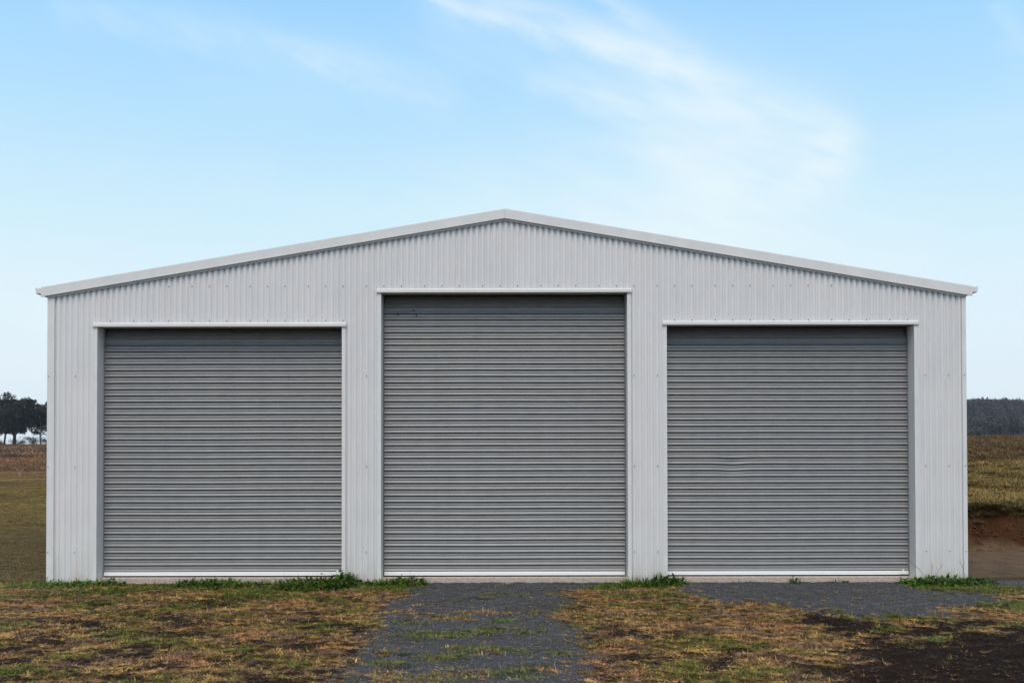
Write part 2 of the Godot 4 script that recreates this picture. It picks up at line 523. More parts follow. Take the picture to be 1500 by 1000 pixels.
func make_sheet(x0: float, x1: float) -> ArrayMesh:
	var st := tool(true)
	var xs := []
	var x := x0
	while x < x1 - 0.0005:
		xs.append(x)
		x += PITCH / 10.0
	xs.append(x1)
	for d in DOORS:
		for e in [d[0], d[1]]:
			if e > x0 and e < x1:
				xs.append(e)
	xs.sort()
	var wob := rng.randf_range(-0.0006, 0.0006)
	var tone := rng.randf_range(0.965, 1.0)
	for i in xs.size() - 1:
		var a: float = xs[i]
		var b: float = xs[i + 1]
		if b - a < 0.0001:
			continue
		var lo := wall_bottom((a + b) * 0.5)
		var za := corrugation(a) + 0.0025 * (a - x0) / SHEET + wob
		var zb := corrugation(b) + 0.0025 * (b - x0) / SHEET + wob
		var rows := [lo, 0.05, 0.16, 0.4] if lo < 0.0 else [lo]
		for r in rows.size():
			var y0: float = rows[r]
			var last: bool = r == rows.size() - 1
			var p := [Vector3(a, y0, za), Vector3(a, roof_y(a) if last else rows[r + 1], za), Vector3(b, roof_y(b) if last else rows[r + 1], zb), Vector3(b, y0, zb)]
			for k in [0, 1, 2, 0, 2, 3]:
				var q: Vector3 = p[k]
				var dust := (1.0 - smoothstep(-0.05, 0.3, q.y)) * clampf(0.28 + 0.5 * noise_b.get_noise_2d(q.x * 1.4, q.y * 1.5), 0.0, 0.5) if lo < 0.0 else 0.0
				st.set_color(Color(tone, tone, tone).lerp(Color(0.62, 0.48, 0.36), dust))
				st.add_vertex(q)
	# the lapped edge
	st.set_color(Color(tone, tone, tone))
	st.set_smooth_group(-1)
	var ze := corrugation(x1) + 0.0025 * (x1 - x0) / SHEET + wob
	var l := wall_bottom(x1)
	quad(st, Vector3(x1, l, ze), Vector3(x1, roof_y(x1), ze), Vector3(x1, roof_y(x1), ze - 0.004), Vector3(x1, l, ze - 0.004))
	return done(st)

func flat_sweep(st: SurfaceTool, profile: Array, a: Vector3, b: Vector3, close := true) -> void:
	# profile of (z, y) swept along x from a to b
	var n := profile.size()
	for i in (n if close else n - 1):
		var p: Vector2 = profile[i]
		var q: Vector2 = profile[(i + 1) % n]
		quad(st, a + Vector3(0, p.y, p.x), b + Vector3(0, p.y, p.x), b + Vector3(0, q.y, q.x), a + Vector3(0, q.y, q.x))

# one slat of a roller door; px: metres from the left edge
func make_slat(w: float, y_top: float, pitch: float, dent: Array) -> ArrayMesh:
	var prof := [[0.0, -0.016], [0.04, -0.015], [0.09, -0.002], [0.34, 0.0035], [0.45, 0.0045], [0.50, -0.003], [0.56, -0.003], [0.62, 0.0010], [0.70, 0.0045], [0.86, 0.0165], [0.91, 0.0165], [0.94, 0.002], [1.0, -0.016]]
	var st := tool()
	var n := 16
	if dent.size() and y_top > dent[1] - 0.3 and y_top < dent[1] + 0.35:
		n = 90
	for k in prof.size() - 1:
		st.set_smooth_group(k + 1)
		for i in n:
			var p := []
			for c in [[i, k + 1], [i, k], [i + 1, k], [i + 1, k + 1]]:
				var x: float = w * c[0] / n
				var y: float = -pitch * prof[c[1]][0]
				var z: float = prof[c[1]][1]
				var yy := y_top + y
				z += 0.004 * noise_a.get_noise_2d(x * 0.5 + 7.0 * w, yy * 0.45)
				y += 0.003 * noise_a.get_noise_2d(x * 0.45 + 31.0, yy * 0.3 + 9.0 * w)
				if n == 90:
					var d := Vector2((x - dent[0]) / 0.16, (yy - dent[1]) / 0.13).length_squared()
					z -= 0.016 * exp(-d)
					y -= 0.010 * exp(-d)
				p.append(Vector3(x, y, z))
			quad(st, p[0], p[1], p[2], p[3])
	return done(st)

func make_door(shed: Node3D, index: int) -> void:
	var d: Array = DOORS[index]
	var x0: float = d[0]
	var x1: float = d[1]
	var top: float = d[2]
	var back := -0.21
	var inner := 0.05
	# backing sheet and guides
	var st := tool()
	box(st, Vector3(x0 + 0.002, 0.035, back - 0.028), Vector3(x1 - 0.002, top - 0.2, back - 0.024))
	var door := mesh_node("roller_door", done(st), mats.door, shed)
	for s in [0, 1]:
		st = tool()
		var a: float = x0 + 0.004 if s == 0 else x1 - inner - 0.004
		var e: float = a + 0.002 if s == 0 else a + inner - 0.006
		box(st, Vector3(e, 0.031, back - 0.0235), Vector3(e + 0.004, top + 0.15, back + 0.012))
		mesh_node("guide", done(st), mats.guide, door)
	door.set_meta("label", ["grey roller door nearest the trees, at the left end of the shed", "tallest grey roller door, in the middle of the shed under the ridge", "grey roller door with a small dent, at the right end of the shed"][index])
	var pitch := 0.0832
	var bottom := 0.098
	var count := int(ceil((top + 0.12 - bottom) / pitch))
	var dent := [2.9 - x0, 1.49] if index == 2 else []
	var w := x1 - x0 - 0.03
	# the curtain leans back to its drum behind the head
	var cy := bottom
	var cz := back
	for i in count + 1:
		var lean := 0.62 if cy > top - 0.19 else 0.0
		cy += pitch * cos(lean)
		cz -= pitch * sin(lean)
		var slat := mesh_node("slat", make_slat(w, bottom + pitch * (i + 1), pitch, dent), mats.door, door)
		slat.position = Vector3(x0 + 0.015, cy, cz)
		slat.rotation.x = -lean
	st = tool()
	flat_sweep(st, [Vector2(-0.012, 0.10), Vector2(0.008, 0.098), Vector2(0.024, 0.088), Vector2(0.024, 0.050), Vector2(-0.012, 0.050)], Vector3(x0 + 0.02, 0, back), Vector3(x1 - 0.02, 0, back))
	mesh_node("bottom_rail", done(st), mats.rail, door)
	st = tool()
	box(st, Vector3(x0 + 0.02, 0.031, back - 0.008), Vector3(x1 - 0.02, 0.050, back + 0.012))
	mesh_node("rubber_seal", done(st), mats.seal, door)
	# latch on the rail, a few dark specks high on the middle door
	if index != 1:
		st = tool()
		var lx := x1 - 0.09
		box(st, Vector3(lx - 0.045, 0.062, back + 0.0245), Vector3(lx + 0.045, 0.092, back + 0.031))
		box(st, Vector3(lx - 0.012, 0.092, back + 0.0245), Vector3(lx + 0.012, 0.12, back + 0.0275))
		mesh_node("latch", done(st), mats.rail, door)
	else:
		for q in [[-1.51, 3.505], [-1.30, 3.555], [-1.265, 3.49]]:
			st = tool(true)
			tube(st, [Vector3(q[0] - 0.008, q[1] + 0.008, back + 0.016), Vector3(q[0], q[1], back + 0.022), Vector3(q[0] + 0.012, q[1] - 0.01, back + 0.016)], [0.004, 0.011, 0.003], 6)
			mesh_node("smudge", done(st), mats.dirt, door)
	# dark roll behind the head
	st = tool(true)
	tube(st, [Vector3(x0 + 0.02, top + 0.28, back - 0.22), Vector3(x1 - 0.02, top + 0.28, back - 0.22)], [0.2, 0.2], 18)
	mesh_node("drum", done(st), mats.door, door)
	# jambs: a face on the wall and a return into the opening
	for s in [0, 1]:
		st = tool()
		var e: float = x0 if s == 0 else x1
		var wide := 0.048
		var lo: float = e - wide if s == 0 else e
		box(st, Vector3(lo, -0.03, -0.012), Vector3(lo + wide, top, 0.0055))
		var outer: float = lo if s == 0 else lo + wide - 0.004
		box(st, Vector3(outer - 0.0005, -0.03, 0.0056), Vector3(outer + 0.0045, top, 0.009))
		var r: float = e - 0.003 if s == 0 else e
		box(st, Vector3(r, -0.03, back - 0.035), Vector3(r + 0.003, top, -0.0125))
		mesh_node("jamb_flashing", done(st), mats.flashing, shed)
	# head: a drip edge that stands proud and a soffit
	st = tool()
	flat_sweep(st, [Vector2(-0.01, top + 0.050), Vector2(0.006, top + 0.045), Vector2(0.026, top + 0.034), Vector2(0.026, top - 0.002), Vector2(0.020, top - 0.002), Vector2(-0.01, top + 0.003)], Vector3(x0 - 0.056, 0, 0), Vector3(x1 + 0.054, 0, 0))
	for s in [x0 - 0.056, x1 + 0.054]:
		box(st, Vector3(s - 0.0015, top - 0.004, -0.012), Vector3(s + 0.0015, top + 0.048, 0.0275))
	box(st, Vector3(x0, top + 0.003, back + 0.03), Vector3(x1, top + 0.006, -0.011))
	box(st, Vector3(x0, top + 0.0065, back + 0.026), Vector3(x1, top + 0.06, back + 0.029))
	mesh_node("head_flashing", done(st), mats.flashing, shed)

func make_screw() -> ArrayMesh:
	var st := tool()
	var r := 0.0065
	for k in 6:
		var a := TAU * k / 6.0
		var b := TAU * (k + 1) / 6.0
		var p := Vector3(cos(a) * r, sin(a) * r, 0.005)
		var q := Vector3(cos(b) * r, sin(b) * r, 0.005)
		st.add_vertex(Vector3(0, 0, 0.007)); st.add_vertex(q); st.add_vertex(p)
		quad(st, p, q, Vector3(q.x * 1.3, q.y * 1.3, 0), Vector3(p.x * 1.3, p.y * 1.3, 0))
	return done(st)

func make_shed() -> void:
	var shed := thing("shed", Vector3.ZERO)
	tag(shed, "large white corrugated steel farm shed with three grey roller doors and low gable roof", "shed")
	var screw := make_screw()
	# front wall, one sheet at a time
	var first := int(floor((WALL_LEFT) / SHEET))
	for i in range(first, 9):
		var a := maxf(i * SHEET, WALL_LEFT)
		var b := minf((i + 1) * SHEET, WALL_RIGHT)
		if b - a < 0.02:
			continue
		var sheet := mesh_node("wall_sheet", make_sheet(a, b), mats.wall, shed)
		for k in 10:
			if not k in [1, 5, 8]:
				continue
			var x := i * SHEET + k * PITCH
			if x < a + 0.03 or x > b - 0.03 or x < WALL_LEFT + 0.12 or x > WALL_RIGHT - 0.07:
				continue
			for y in [3.843, 3.392, 2.669, 1.486, 0.374]:
				if y > roof_y(x) - 0.12:
					continue
				if y == 3.392 and not ((x > -5.45 and x < -2.2) or (x > 2.0 and x < 5.3)):
					continue
				var free: bool = wall_bottom(x) < y
				for d in DOORS:
					if x > d[0] - 0.07 and x < d[1] + 0.07 and y < d[2] + 0.06:
						free = false
				if free:
					var o := mesh_node("screw", screw, mats.screw, sheet)
					o.position = Vector3(x, y, corrugation(x) + 0.003)
	# corner flashings
	for s in [0, 1]:
		var st := tool()
		var wide: float = 0.092 if s == 0 else 0.055
		var e: float = WALL_LEFT - 0.004 if s == 0 else WALL_RIGHT + 0.004 - wide
		box(st, Vector3(e, -0.03, -0.014), Vector3(e + wide, roof_y(e + wide * 0.5) - 0.02, 0.0065))
		var inner: float = e + wide - 0.004 if s == 0 else e
		box(st, Vector3(inner, -0.03, 0.0066), Vector3(inner + 0.004, roof_y(inner) - 0.02, 0.0095))
		var o: float = WALL_LEFT - 0.006 if s == 0 else WALL_RIGHT + 0.0035
		box(st, Vector3(o, -0.03, -0.09), Vector3(o + 0.0025, roof_y(o) - 0.02, -0.0145))
		var fl := mesh_node("corner_flashing", done(st), mats.flashing, shed)
		for y in [2.669, 1.486, 0.374]:
			var sc := mesh_node("screw", screw, mats.screw, fl)
			sc.position = Vector3(e + (0.02 if s == 0 else 0.03), y, 0.0068)
	# side and back walls
	for s in [-1, 1]:
		var st := tool(true)
		var x: float = WALL_LEFT if s < 0 else WALL_RIGHT
		var top := roof_y(x)
		var n := int(DEPTH / PITCH * 6)
		for i in n:
			var z0 := -0.012 - (DEPTH - 0.012) * i / n
			var z1 := -0.012 - (DEPTH - 0.012) * (i + 1) / n
			var a: float = x - s * 0.0085 + s * 0.0085 * cos(TAU * z0 / PITCH)
			var b: float = x - s * 0.0085 + s * 0.0085 * cos(TAU * z1 / PITCH)
			if s > 0:
				quad(st, Vector3(a, -0.03, z0), Vector3(a, top, z0), Vector3(b, top, z1), Vector3(b, -0.03, z1))
			else:
				quad(st, Vector3(b, -0.03, z1), Vector3(b, top, z1), Vector3(a, top, z0), Vector3(a, -0.03, z0))
		mesh_node("side_wall", done(st), mats.wall, shed)
	var bw := tool(true)
	var nb := int((WALL_RIGHT - WALL_LEFT) / PITCH * 6)
	for i in nb:
		var a := lerpf(WALL_RIGHT, WALL_LEFT, float(i) / nb)
		var b := lerpf(WALL_RIGHT, WALL_LEFT, float(i + 1) / nb)
		var za := -DEPTH - corrugation(a)
		var zb := -DEPTH - corrugation(b)
		quad(bw, Vector3(a, -0.03, za), Vector3(a, roof_y(a), za), Vector3(b, roof_y(b), zb), Vector3(b, -0.03, zb))
	mesh_node("back_wall", done(bw), mats.wall, shed)
	# roof
	for s in [-1, 1]:
		var st := tool(true)
		var edge: float = WALL_LEFT - 0.06 if s < 0 else WALL_RIGHT + 0.06
		var n := int((DEPTH + 0.03) / PITCH * 6)
		for i in n:
			var z0 := 0.03 - (DEPTH + 0.06) * i / n
			var z1 := 0.03 - (DEPTH + 0.06) * (i + 1) / n
			var h0 := 0.0085 * cos(TAU * z0 / PITCH) + 0.095
			var h1 := 0.0085 * cos(TAU * z1 / PITCH) + 0.095
			var r0 := Vector3(RIDGE_X, 4.712 + h0, z0)
			var r1 := Vector3(RIDGE_X, 4.712 + h1, z1)
			var e0 := Vector3(edge, roof_y(edge) + h0, z0)
			var e1 := Vector3(edge, roof_y(edge) + h1, z1)
			if s > 0:
				quad(st, r0, r1, e1, e0)
			else:
				quad(st, e0, e1, r1, r0)
		mesh_node("roof_slope", done(st), mats.wall, shed)
	var rc := tool()
	for s in [-1, 1]:
		var p := []
		for i in 8:
			var xx: float = RIDGE_X + s * (0.16 if i & 1 else 0.0)
			p.append(Vector3(xx, 4.712 + 0.108 - SLOPE * absf(xx - RIDGE_X) + (0.003 if i & 2 else 0.0), 0.0 if i & 4 else -DEPTH))
		if s < 0:
			p = [p[1], p[0], p[3], p[2], p[5], p[4], p[7], p[6]]
		hexa(rc, p)
	mesh_node("ridge_cap", done(rc), mats.flashing, shed)
	# barge flashings on the front and back gable, each a face, a return over the roof and a lip under it
	for s in [-1, 1]:
		var st := tool()
		var end: float = WALL_LEFT - 0.075 if s < 0 else WALL_RIGHT + 0.075
		var lip: float = WALL_LEFT - 0.006 if s < 0 else WALL_RIGHT + 0.006
		for part in [[0.009, 0.131, 0.040, 0.044, end], [0.1285, 0.1312, -0.12, 0.0398, end], [0.009, 0.0115, 0.017, 0.0398, end], [-0.0165, 0.0005, 0.004, 0.018, lip], [0.0007, 0.03, 0.004, 0.0065, lip]]:
			var p := []
			for i in 8:
				var xx: float = part[4] if i & 1 else RIDGE_X + s * 0.001
				p.append(Vector3(xx, 4.712 - SLOPE * absf(xx - RIDGE_X) + (part[1] if i & 2 else part[0]), part[3] if i & 4 else part[2]))
			if s < 0:
				p = [p[1], p[0], p[3], p[2], p[5], p[4], p[7], p[6]]
			hexa(st, p)
		mesh_node("barge_flashing", done(st), mats.flashing, shed)
	# gutters along both eaves: a quad profile with a stop end
	for s in [-1, 1]:
		var st := tool()
		var x: float = WALL_LEFT if s < 0 else WALL_RIGHT
		var o := []
		for q in [[0.004, 3.765], [0.004, 3.742], [0.136, 3.742], [0.142, 3.748], [0.142, 3.800], [0.155, 3.818], [0.150, 3.821], [0.137, 3.802], [0.137, 3.752], [0.132, 3.747], [0.009, 3.747], [0.009, 3.765]]:
			o.append(Vector2(x + s * q[0], q[1]))
		var z0 := 0.034
		var z1 := -DEPTH - 0.03
		for i in o.size():
			var a: Vector2 = o[i]
			var b: Vector2 = o[(i + 1) % o.size()]
			if s < 0:
				quad(st, Vector3(b.x, b.y, z0), Vector3(a.x, a.y, z0), Vector3(a.x, a.y, z1), Vector3(b.x, b.y, z1))
			else:
				quad(st, Vector3(a.x, a.y, z0), Vector3(b.x, b.y, z0), Vector3(b.x, b.y, z1), Vector3(a.x, a.y, z1))
		for z in [z0 + 0.001, z1]:
			var p := [o[1], o[3], o[5], Vector2(x + s * 0.004, 3.81)]
			if s > 0:
				quad(st, Vector3(p[0].x, p[0].y, z), Vector3(p[3].x, p[3].y, z), Vector3(p[2].x, p[2].y, z), Vector3(p[1].x, p[1].y, z))
			else:
				quad(st, Vector3(p[0].x, p[0].y, z), Vector3(p[1].x, p[1].y, z), Vector3(p[2].x, p[2].y, z), Vector3(p[3].x, p[3].y, z))
		mesh_node("gutter", done(st), mats.flashing, shed)
	# slab
	var sl := tool()
	box(sl, Vector3(WALL_LEFT + 0.03, -0.3, -DEPTH + 0.03), Vector3(WALL_RIGHT - 0.03, 0.03, -0.026))
	mesh_node("concrete_slab", done(sl), mats.concrete, shed)
	for i in 3:
		make_door(shed, i)

# ------------------------------------------------------------------ plants
func blade(st: SurfaceTool, at: Vector3, dir: Vector3, length: float, width: float, droop: float, c: Color, steps := 3) -> void:
	var across := dir.cross(Vector3.UP)
	if across.length() < 0.05:
		across = Vector3.RIGHT
	across = across.normalized()
	var p := at
	var d := dir.normalized()
	var pl := p - across * width * 0.5
	var pr := p + across * width * 0.5
	for i in steps:
		d = (d + Vector3.DOWN * droop).normalized()
		p += d * length / steps
		var w := width * (1.0 - pow(float(i + 1) / steps, 1.6)) * 0.5
		st.set_color(c)
		if i == steps - 1:
			st.add_vertex(pl); st.add_vertex(p); st.add_vertex(pr)
		else:
			quad(st, pl, p - across * w, p + across * w, pr)
		pl = p - across * w
		pr = p + across * w

func leaf(st: SurfaceTool, at: Vector3, dir: Vector3, length: float, width: float, droop: float, c: Color) -> void:
	var across := dir.cross(Vector3.UP)
	across = across.normalized() if across.length() > 0.05 else Vector3.RIGHT
	var p := at
	var d := dir.normalized()
	var shape := [0.15, 0.8, 1.0, 0.7, 0.0]
	for i in 4:
		d = (d + Vector3.DOWN * droop).normalized()
		var q := p + d * length / 4.0
		var a: float = shape[i] * width * 0.5
		var b: float = shape[i + 1] * width * 0.5
		st.set_color(c)
		quad(st, p - across * a, q - across * b, q + across * b, p + across * a)
		p = q

func tuft_mesh(seed_: int, blades: int, length: float, width: float, spread: float, up: float) -> ArrayMesh:
	var r := RandomNumberGenerator.new()
	r.seed = seed_
	var st := tool()
	for i in blades:
		var a := r.randf() * TAU
		var at := Vector3(cos(a), 0, sin(a)) * spread * sqrt(r.randf())
		var t := r.randf() * TAU
		var lean := r.randf_range(0.5, 1.5)
		var k := r.randf_range(0.7, 1.2)
		blade(st, at - Vector3(0, 0.004, 0), Vector3(cos(t) * lean, up * r.randf_range(0.5, 1.3), sin(t) * lean), length * r.randf_range(0.5, 1.2), width * r.randf_range(0.7, 1.3), r.randf_range(0.1, 0.35), Color(k, k, k * 0.97), 2)
	return done(st)

func instances(called: String, mesh: Mesh, mat: Material, xf: Array, cols: PackedColorArray, parent: Node = self) -> MultiMeshInstance3D:
	var mm := MultiMesh.new()
	mm.transform_format = MultiMesh.TRANSFORM_3D
	mm.use_colors = true
	mm.mesh = mesh
	mm.instance_count = xf.size()
	var buf := PackedFloat32Array()
	buf.resize(xf.size() * 16)
	for i in xf.size():
		var t: Transform3D = xf[i]
		var o := i * 16
		for r in 3:
			buf[o + r * 4] = t.basis.x[r]
			buf[o + r * 4 + 1] = t.basis.y[r]
			buf[o + r * 4 + 2] = t.basis.z[r]
			buf[o + r * 4 + 3] = t.origin[r]
		buf[o + 12] = cols[i].r
		buf[o + 13] = cols[i].g
		buf[o + 14] = cols[i].b
		buf[o + 15] = 1.0
	mm.buffer = buf
	var o2 := MultiMeshInstance3D.new()
	o2.name = numbered(called) if parent == self else called
	o2.multimesh = mm
	o2.material_override = mat
	o2.set_meta("kind", "stuff")
	parent.add_child(o2, true)
	return o2

func turned(at: Vector3, s: float, sy: float) -> Transform3D:
	var b := Basis(Vector3.UP, rng.randf() * TAU).scaled(Vector3(s, sy, s))
	return Transform3D(b, at)

func grass_color(g: float, x: float, z: float) -> Color:
	var straw := Color(0.47, 0.29, 0.095)
	var dead := Color(0.42, 0.20, 0.09)
	var litter := Color(0.23, 0.14, 0.09)
	var olive := Color(0.25, 0.19, 0.042)
	var green := Color(0.125, 0.155, 0.027)
	var c := straw
	var r := noise_a.get_noise_2d(x * 0.9 + 70.0, z * 1.1) + rng.randf_range(-0.25, 0.25)
	c = straw.lerp(dead, clampf(0.35 + r * 1.3, 0.0, 1.0))
	c = c.lerp(litter, smoothstep(0.0, 0.35, noise_d.get_noise_2d(x * 1.1 + 90.0, z * 1.3) + 0.08 + rng.randf_range(-0.2, 0.2)) * 0.9)
	var gg := g - 0.06 + rng.randf_range(-0.22, 0.22)
	if gg > -0.15:
		c = c.lerp(olive, smoothstep(-0.15, 0.15, gg))
	if gg > 0.2:
		c = olive.lerp(green, smoothstep(0.2, 0.5, gg))
	return c * rng.randf_range(0.45, 1.5) * clampf(0.95 + 1.1 * noise_c.get_noise_2d(x * 1.6 + 13.0, z * 1.6), 0.35, 1.6)

func make_grass() -> void:
	var meshes := [tuft_mesh(1, 12, 0.055, 0.006, 0.026, 0.6), tuft_mesh(2, 11, 0.065, 0.0055, 0.03, 0.45), tuft_mesh(3, 12, 0.048, 0.0065, 0.022, 0.9)]
	var xf := [[], [], []]
	var cols := [PackedColorArray(), PackedColorArray(), PackedColorArray()]
	for n in 190000:
		var z := rng.randf_range(-0.35, 7.4)
		var x := rng.randf_range(-8.6, 8.6)
		if absf(x) > 0.6 * (13.0 - z) + 0.4:
			continue
		if z < 0.02 and x > WALL_LEFT - 0.02 and x < WALL_RIGHT + 0.02:
			continue
		if z < 0.0 and x > 0.0:
			continue
		var gd := gravel_depth(x, z)
		var sprout := 0.0
		var kind := 0.0
		if gd > -0.02:
			if x < 1.5:
				for s in SPROUTS:
					var d: float = Vector2((x - s[0]) / 1.5, z - s[1]).length() / (s[2] * 1.6) + 0.5 * noise_c.get_noise_2d(x * 2.0, z * 2.0)
					if 1.0 - d > sprout:
						sprout = 1.0 - d
						kind = [0.55, 0.12, 0.5, -0.3][int(absf(s[0] * 100.0)) % 4]
			if rng.randf() > sprout * 3.0 + 0.02 + 0.55 * (1.0 - smoothstep(-0.02, 0.16, gd)) + 0.26 * smoothstep(0.25, 0.4, noise_b.get_noise_2d(x * 1.2 + 50.0, z * 1.2) + 0.3 * noise_d.get_noise_2d(x, z)):
				continue
		var b := bareness(x, z)
		if gd <= -0.02 and rng.randf() < smoothstep(-0.12, 0.2, b) * (0.90 if x < 2.3 or z < 2.2 else 0.96):
			continue
		var g := greenness(x, z)
		if sprout > 0.0:
			g = kind + 0.4 * noise_d.get_noise_2d(x * 2.0, z * 2.0)
		var k := rng.randi() % 3
		var s := rng.randf_range(0.6, 1.15) * (0.85 if gd > -0.02 and sprout < 0.1 else 1.0)
		xf[k].append(turned(Vector3(x, terrain(x, z) + (0.008 if gd > 0.05 else 0.0), z), s, s * rng.randf_range(0.35, 0.95) * (1.35 if g > 0.35 or sprout > 0.1 else 1.0) * clampf(1.0 + 1.2 * noise_c.get_noise_2d(x * 1.1, z * 1.1 + 30.0), 0.5, 1.8)))
		cols[k].append(grass_color(g, x, z) * (1.0 - 0.55 * smoothstep(0.0, 0.2, b) * (0.0 if gd > -0.02 else 1.0)))
	var turf := Node3D.new()
	turf.name = "grass"
	turf.set_meta("kind", "stuff")
	tag(turf, "short patchy half-dead grass on the ground in front of the shed", "grass")
	add_child(turf, true)
	for k in 3:
		instances("grass_blades", meshes[k], mats.leaf, xf[k], cols[k], turf)

func make_gravel() -> void:
	var st := tool()
	var r := RandomNumberGenerator.new()
	r.seed = 77
	var v := []
	for d in [Vector3.UP, Vector3.RIGHT, Vector3.BACK, Vector3.LEFT, Vector3.FORWARD, Vector3.DOWN]:
		v.append(d * r.randf_range(0.4, 0.6))
	for i in 4:
		var a: Vector3 = v[1 + i]
		var b: Vector3 = v[1 + (i + 1) % 4]
		for t in [[v[0], a, b], [v[5], b, a]]:
			for p in t:
				st.set_color(Color.WHITE)
				st.add_vertex(p)
	var mesh := done(st)
	var xf := []
	var cols := PackedColorArray()
	for n in 130000:
		var x := rng.randf_range(-1.9, 6.9)
		var z := rng.randf_range(0.0, 7.0)
		if absf(x) > 0.6 * (13.0 - z) or (x > 1.7 and z > 3.5):
			continue
		var gd := gravel_depth(x, z)
		if rng.randf() > smoothstep(-0.25, 0.12, gd):
			continue
		var s := 0.006 + 0.010 * pow(rng.randf(), 2.5)
		var b := Basis(Vector3(rng.randf() - 0.5, rng.randf() - 0.5, rng.randf() - 0.5).normalized(), rng.randf() * TAU).scaled(Vector3(s, s * 0.7, s))
		xf.append(Transform3D(b, Vector3(x, terrain(x, z) + clampf(gd * 0.12, 0.0, 0.010) + s * 0.15, z)))
		var c := rng.randf_range(0.06, 0.21)
		if rng.randf() < 0.012:
			c = rng.randf_range(0.2, 0.36)
		cols.append(Color(c, c, c * 1.05))
	var o := instances("loose_gravel", mesh, mats.tinted, xf, cols)
	tag(o, "fine loose blue-grey gravel on the driveway and before the right door", "gravel")
	# clods and chips of soil, straw-pale stones here and there
	xf = []
	cols = PackedColorArray()
	for n in 60000:
		var z := rng.randf_range(0.3, 7.2)
		var x := rng.randf_range(-7.6, 7.6)
		if absf(x) > 0.6 * (13.0 - z) + 0.3 or gravel_depth(x, z) > -0.05:
			continue
		if rng.randf() > smoothstep(-0.15, 0.15, bareness(x, z)) + 0.006:
			continue
		var s := 0.008 + 0.028 * pow(rng.randf(), 3.0)
		var pale := rng.randf() < (0.05 if z > 2.5 and x > 2.3 else 0.006)
		if pale:
			s = rng.randf_range(0.006, 0.013)
		var b := Basis(Vector3(rng.randf() - 0.5, rng.randf() - 0.5, rng.randf() - 0.5).normalized(), rng.randf() * TAU).scaled(Vector3(s, s * 0.7, s))
		xf.append(Transform3D(b, Vector3(x, terrain(x, z) + s * 0.1, z)))
		var c := soil_color(x, z) * rng.randf_range(0.6, 1.7)
		if pale:
			var k := rng.randf_range(0.5, 1.1)
			c = Color(0.36 * k, 0.28 * k, 0.215 * k)
		cols.append(c)
	var clods := instances("soil_clods", mesh, mats.tinted, xf, cols)
	tag(clods, "small dark clods and pebbles on the bare soil between the grass", "soil")

# broad-leaved weeds: stems with leaves
func make_weed(at: Vector2, radius: float, height: float, leaves: int, size: float, shade: float, label: String, category: String, stretch := 1.0, low := 0.0) -> void:
	var root := thing("weed_clump", Vector3(at.x, terrain(at.x, at.y) - 0.005, at.y))
	tag(root, label, category, "weeds along the foot of the shed wall")
	var st := tool()
	var stem := tool(true)
	for i in int(leaves * 1.7):
		var a := rng.randf() * TAU
		var rr := sqrt(rng.randf())
		var p := Vector3(cos(a) * rr * radius * stretch, 0, sin(a) * rr * radius * 1.05)
		if at.y + p.z < 0.03:
			p.z = 0.03 - at.y + rng.randf() * 0.08
		p.y = terrain(at.x + p.x, at.y + p.z) - terrain(at.x, at.y)
		var h := height * (1.0 - 0.6 * rr * rr) * rng.randf_range(0.25, 1.0) * (0.75 + 0.6 * noise_c.get_noise_2d(at.x + p.x * 1.5, at.y * 3.0))
		var out := Vector3(p.x, 0, p.z).normalized() * 0.5 + Vector3(rng.randf_range(-1, 1), 0, rng.randf_range(-0.6, 1)) * 0.8
		var k := shade * rng.randf_range(0.6, 1.35)
		var yel := rng.randf() * 0.5
		var c := Color(0.055 + 0.06 * yel, 0.125 + 0.02 * yel, 0.014) * k
		if rng.randf() < (0.55 if label.contains("long-bladed") else 0.14):
			blade(st, p, out * 0.6 + Vector3.UP * 1.4, size * rng.randf_range(1.2, 2.6) + h * 0.5, 0.006, 0.25, c, 4)
		else:
			if i % 4 == 0:
				tube(stem, [p, p + Vector3(out.x * 0.02, h, out.z * 0.02)], [0.0022, 0.0015], 4)
			leaf(st, p + Vector3(out.x * 0.02, h * rng.randf_range(0.5, 1.0), out.z * 0.02), out + Vector3.UP * rng.randf_range(-0.1, 0.9), size * rng.randf_range(0.6, 1.3), size * rng.randf_range(0.3, 0.5), rng.randf_range(0.05, 0.35), c)
	mesh_node("leaves", done(st), mats.leaf, root)
	mesh_node("stems", done(stem), mats.dark_stalk, root)

func make_stalks(at: Vector3, height: float, mat: Material, label: String, count: int, lean: float, thick: float, group := "") -> void:
	var root := thing("dry_weed", at)
	tag(root, label, "weed", group)
	for i in count:
		var st := tool(true)
		var l := (float(i) / maxf(count - 1, 1) - 0.5) * lean + rng.randf_range(-0.04, 0.04)
		var h := height * rng.randf_range(0.75, 1.05)
		var b := Vector3(l * 0.1, -0.03, 0)
		var path := [b, b + Vector3(l * 0.25, h * 0.35, 0.01), b + Vector3(l * 0.7, h * 0.72, 0.015), b + Vector3(l * 1.3, h, 0.0)]
		tube(st, path, [thick, thick * 0.9, thick * 0.7, thick * 0.35], 5)
		for k in 3:
			var t: Vector3 = (path[2] as Vector3).lerp(path[3], k / 3.0)
			var dir := Vector3(rng.randf_range(-1, 1), 0.9, 0.1).normalized() * height * 0.13
			tube(st, [t, t + dir], [thick * 0.6, thick * 0.25], 4)
			tube(st, [t + dir, t + dir * 1.15], [thick * 1.4, thick * 0.5], 5)
		mesh_node("stalk", done(st), mat, root)

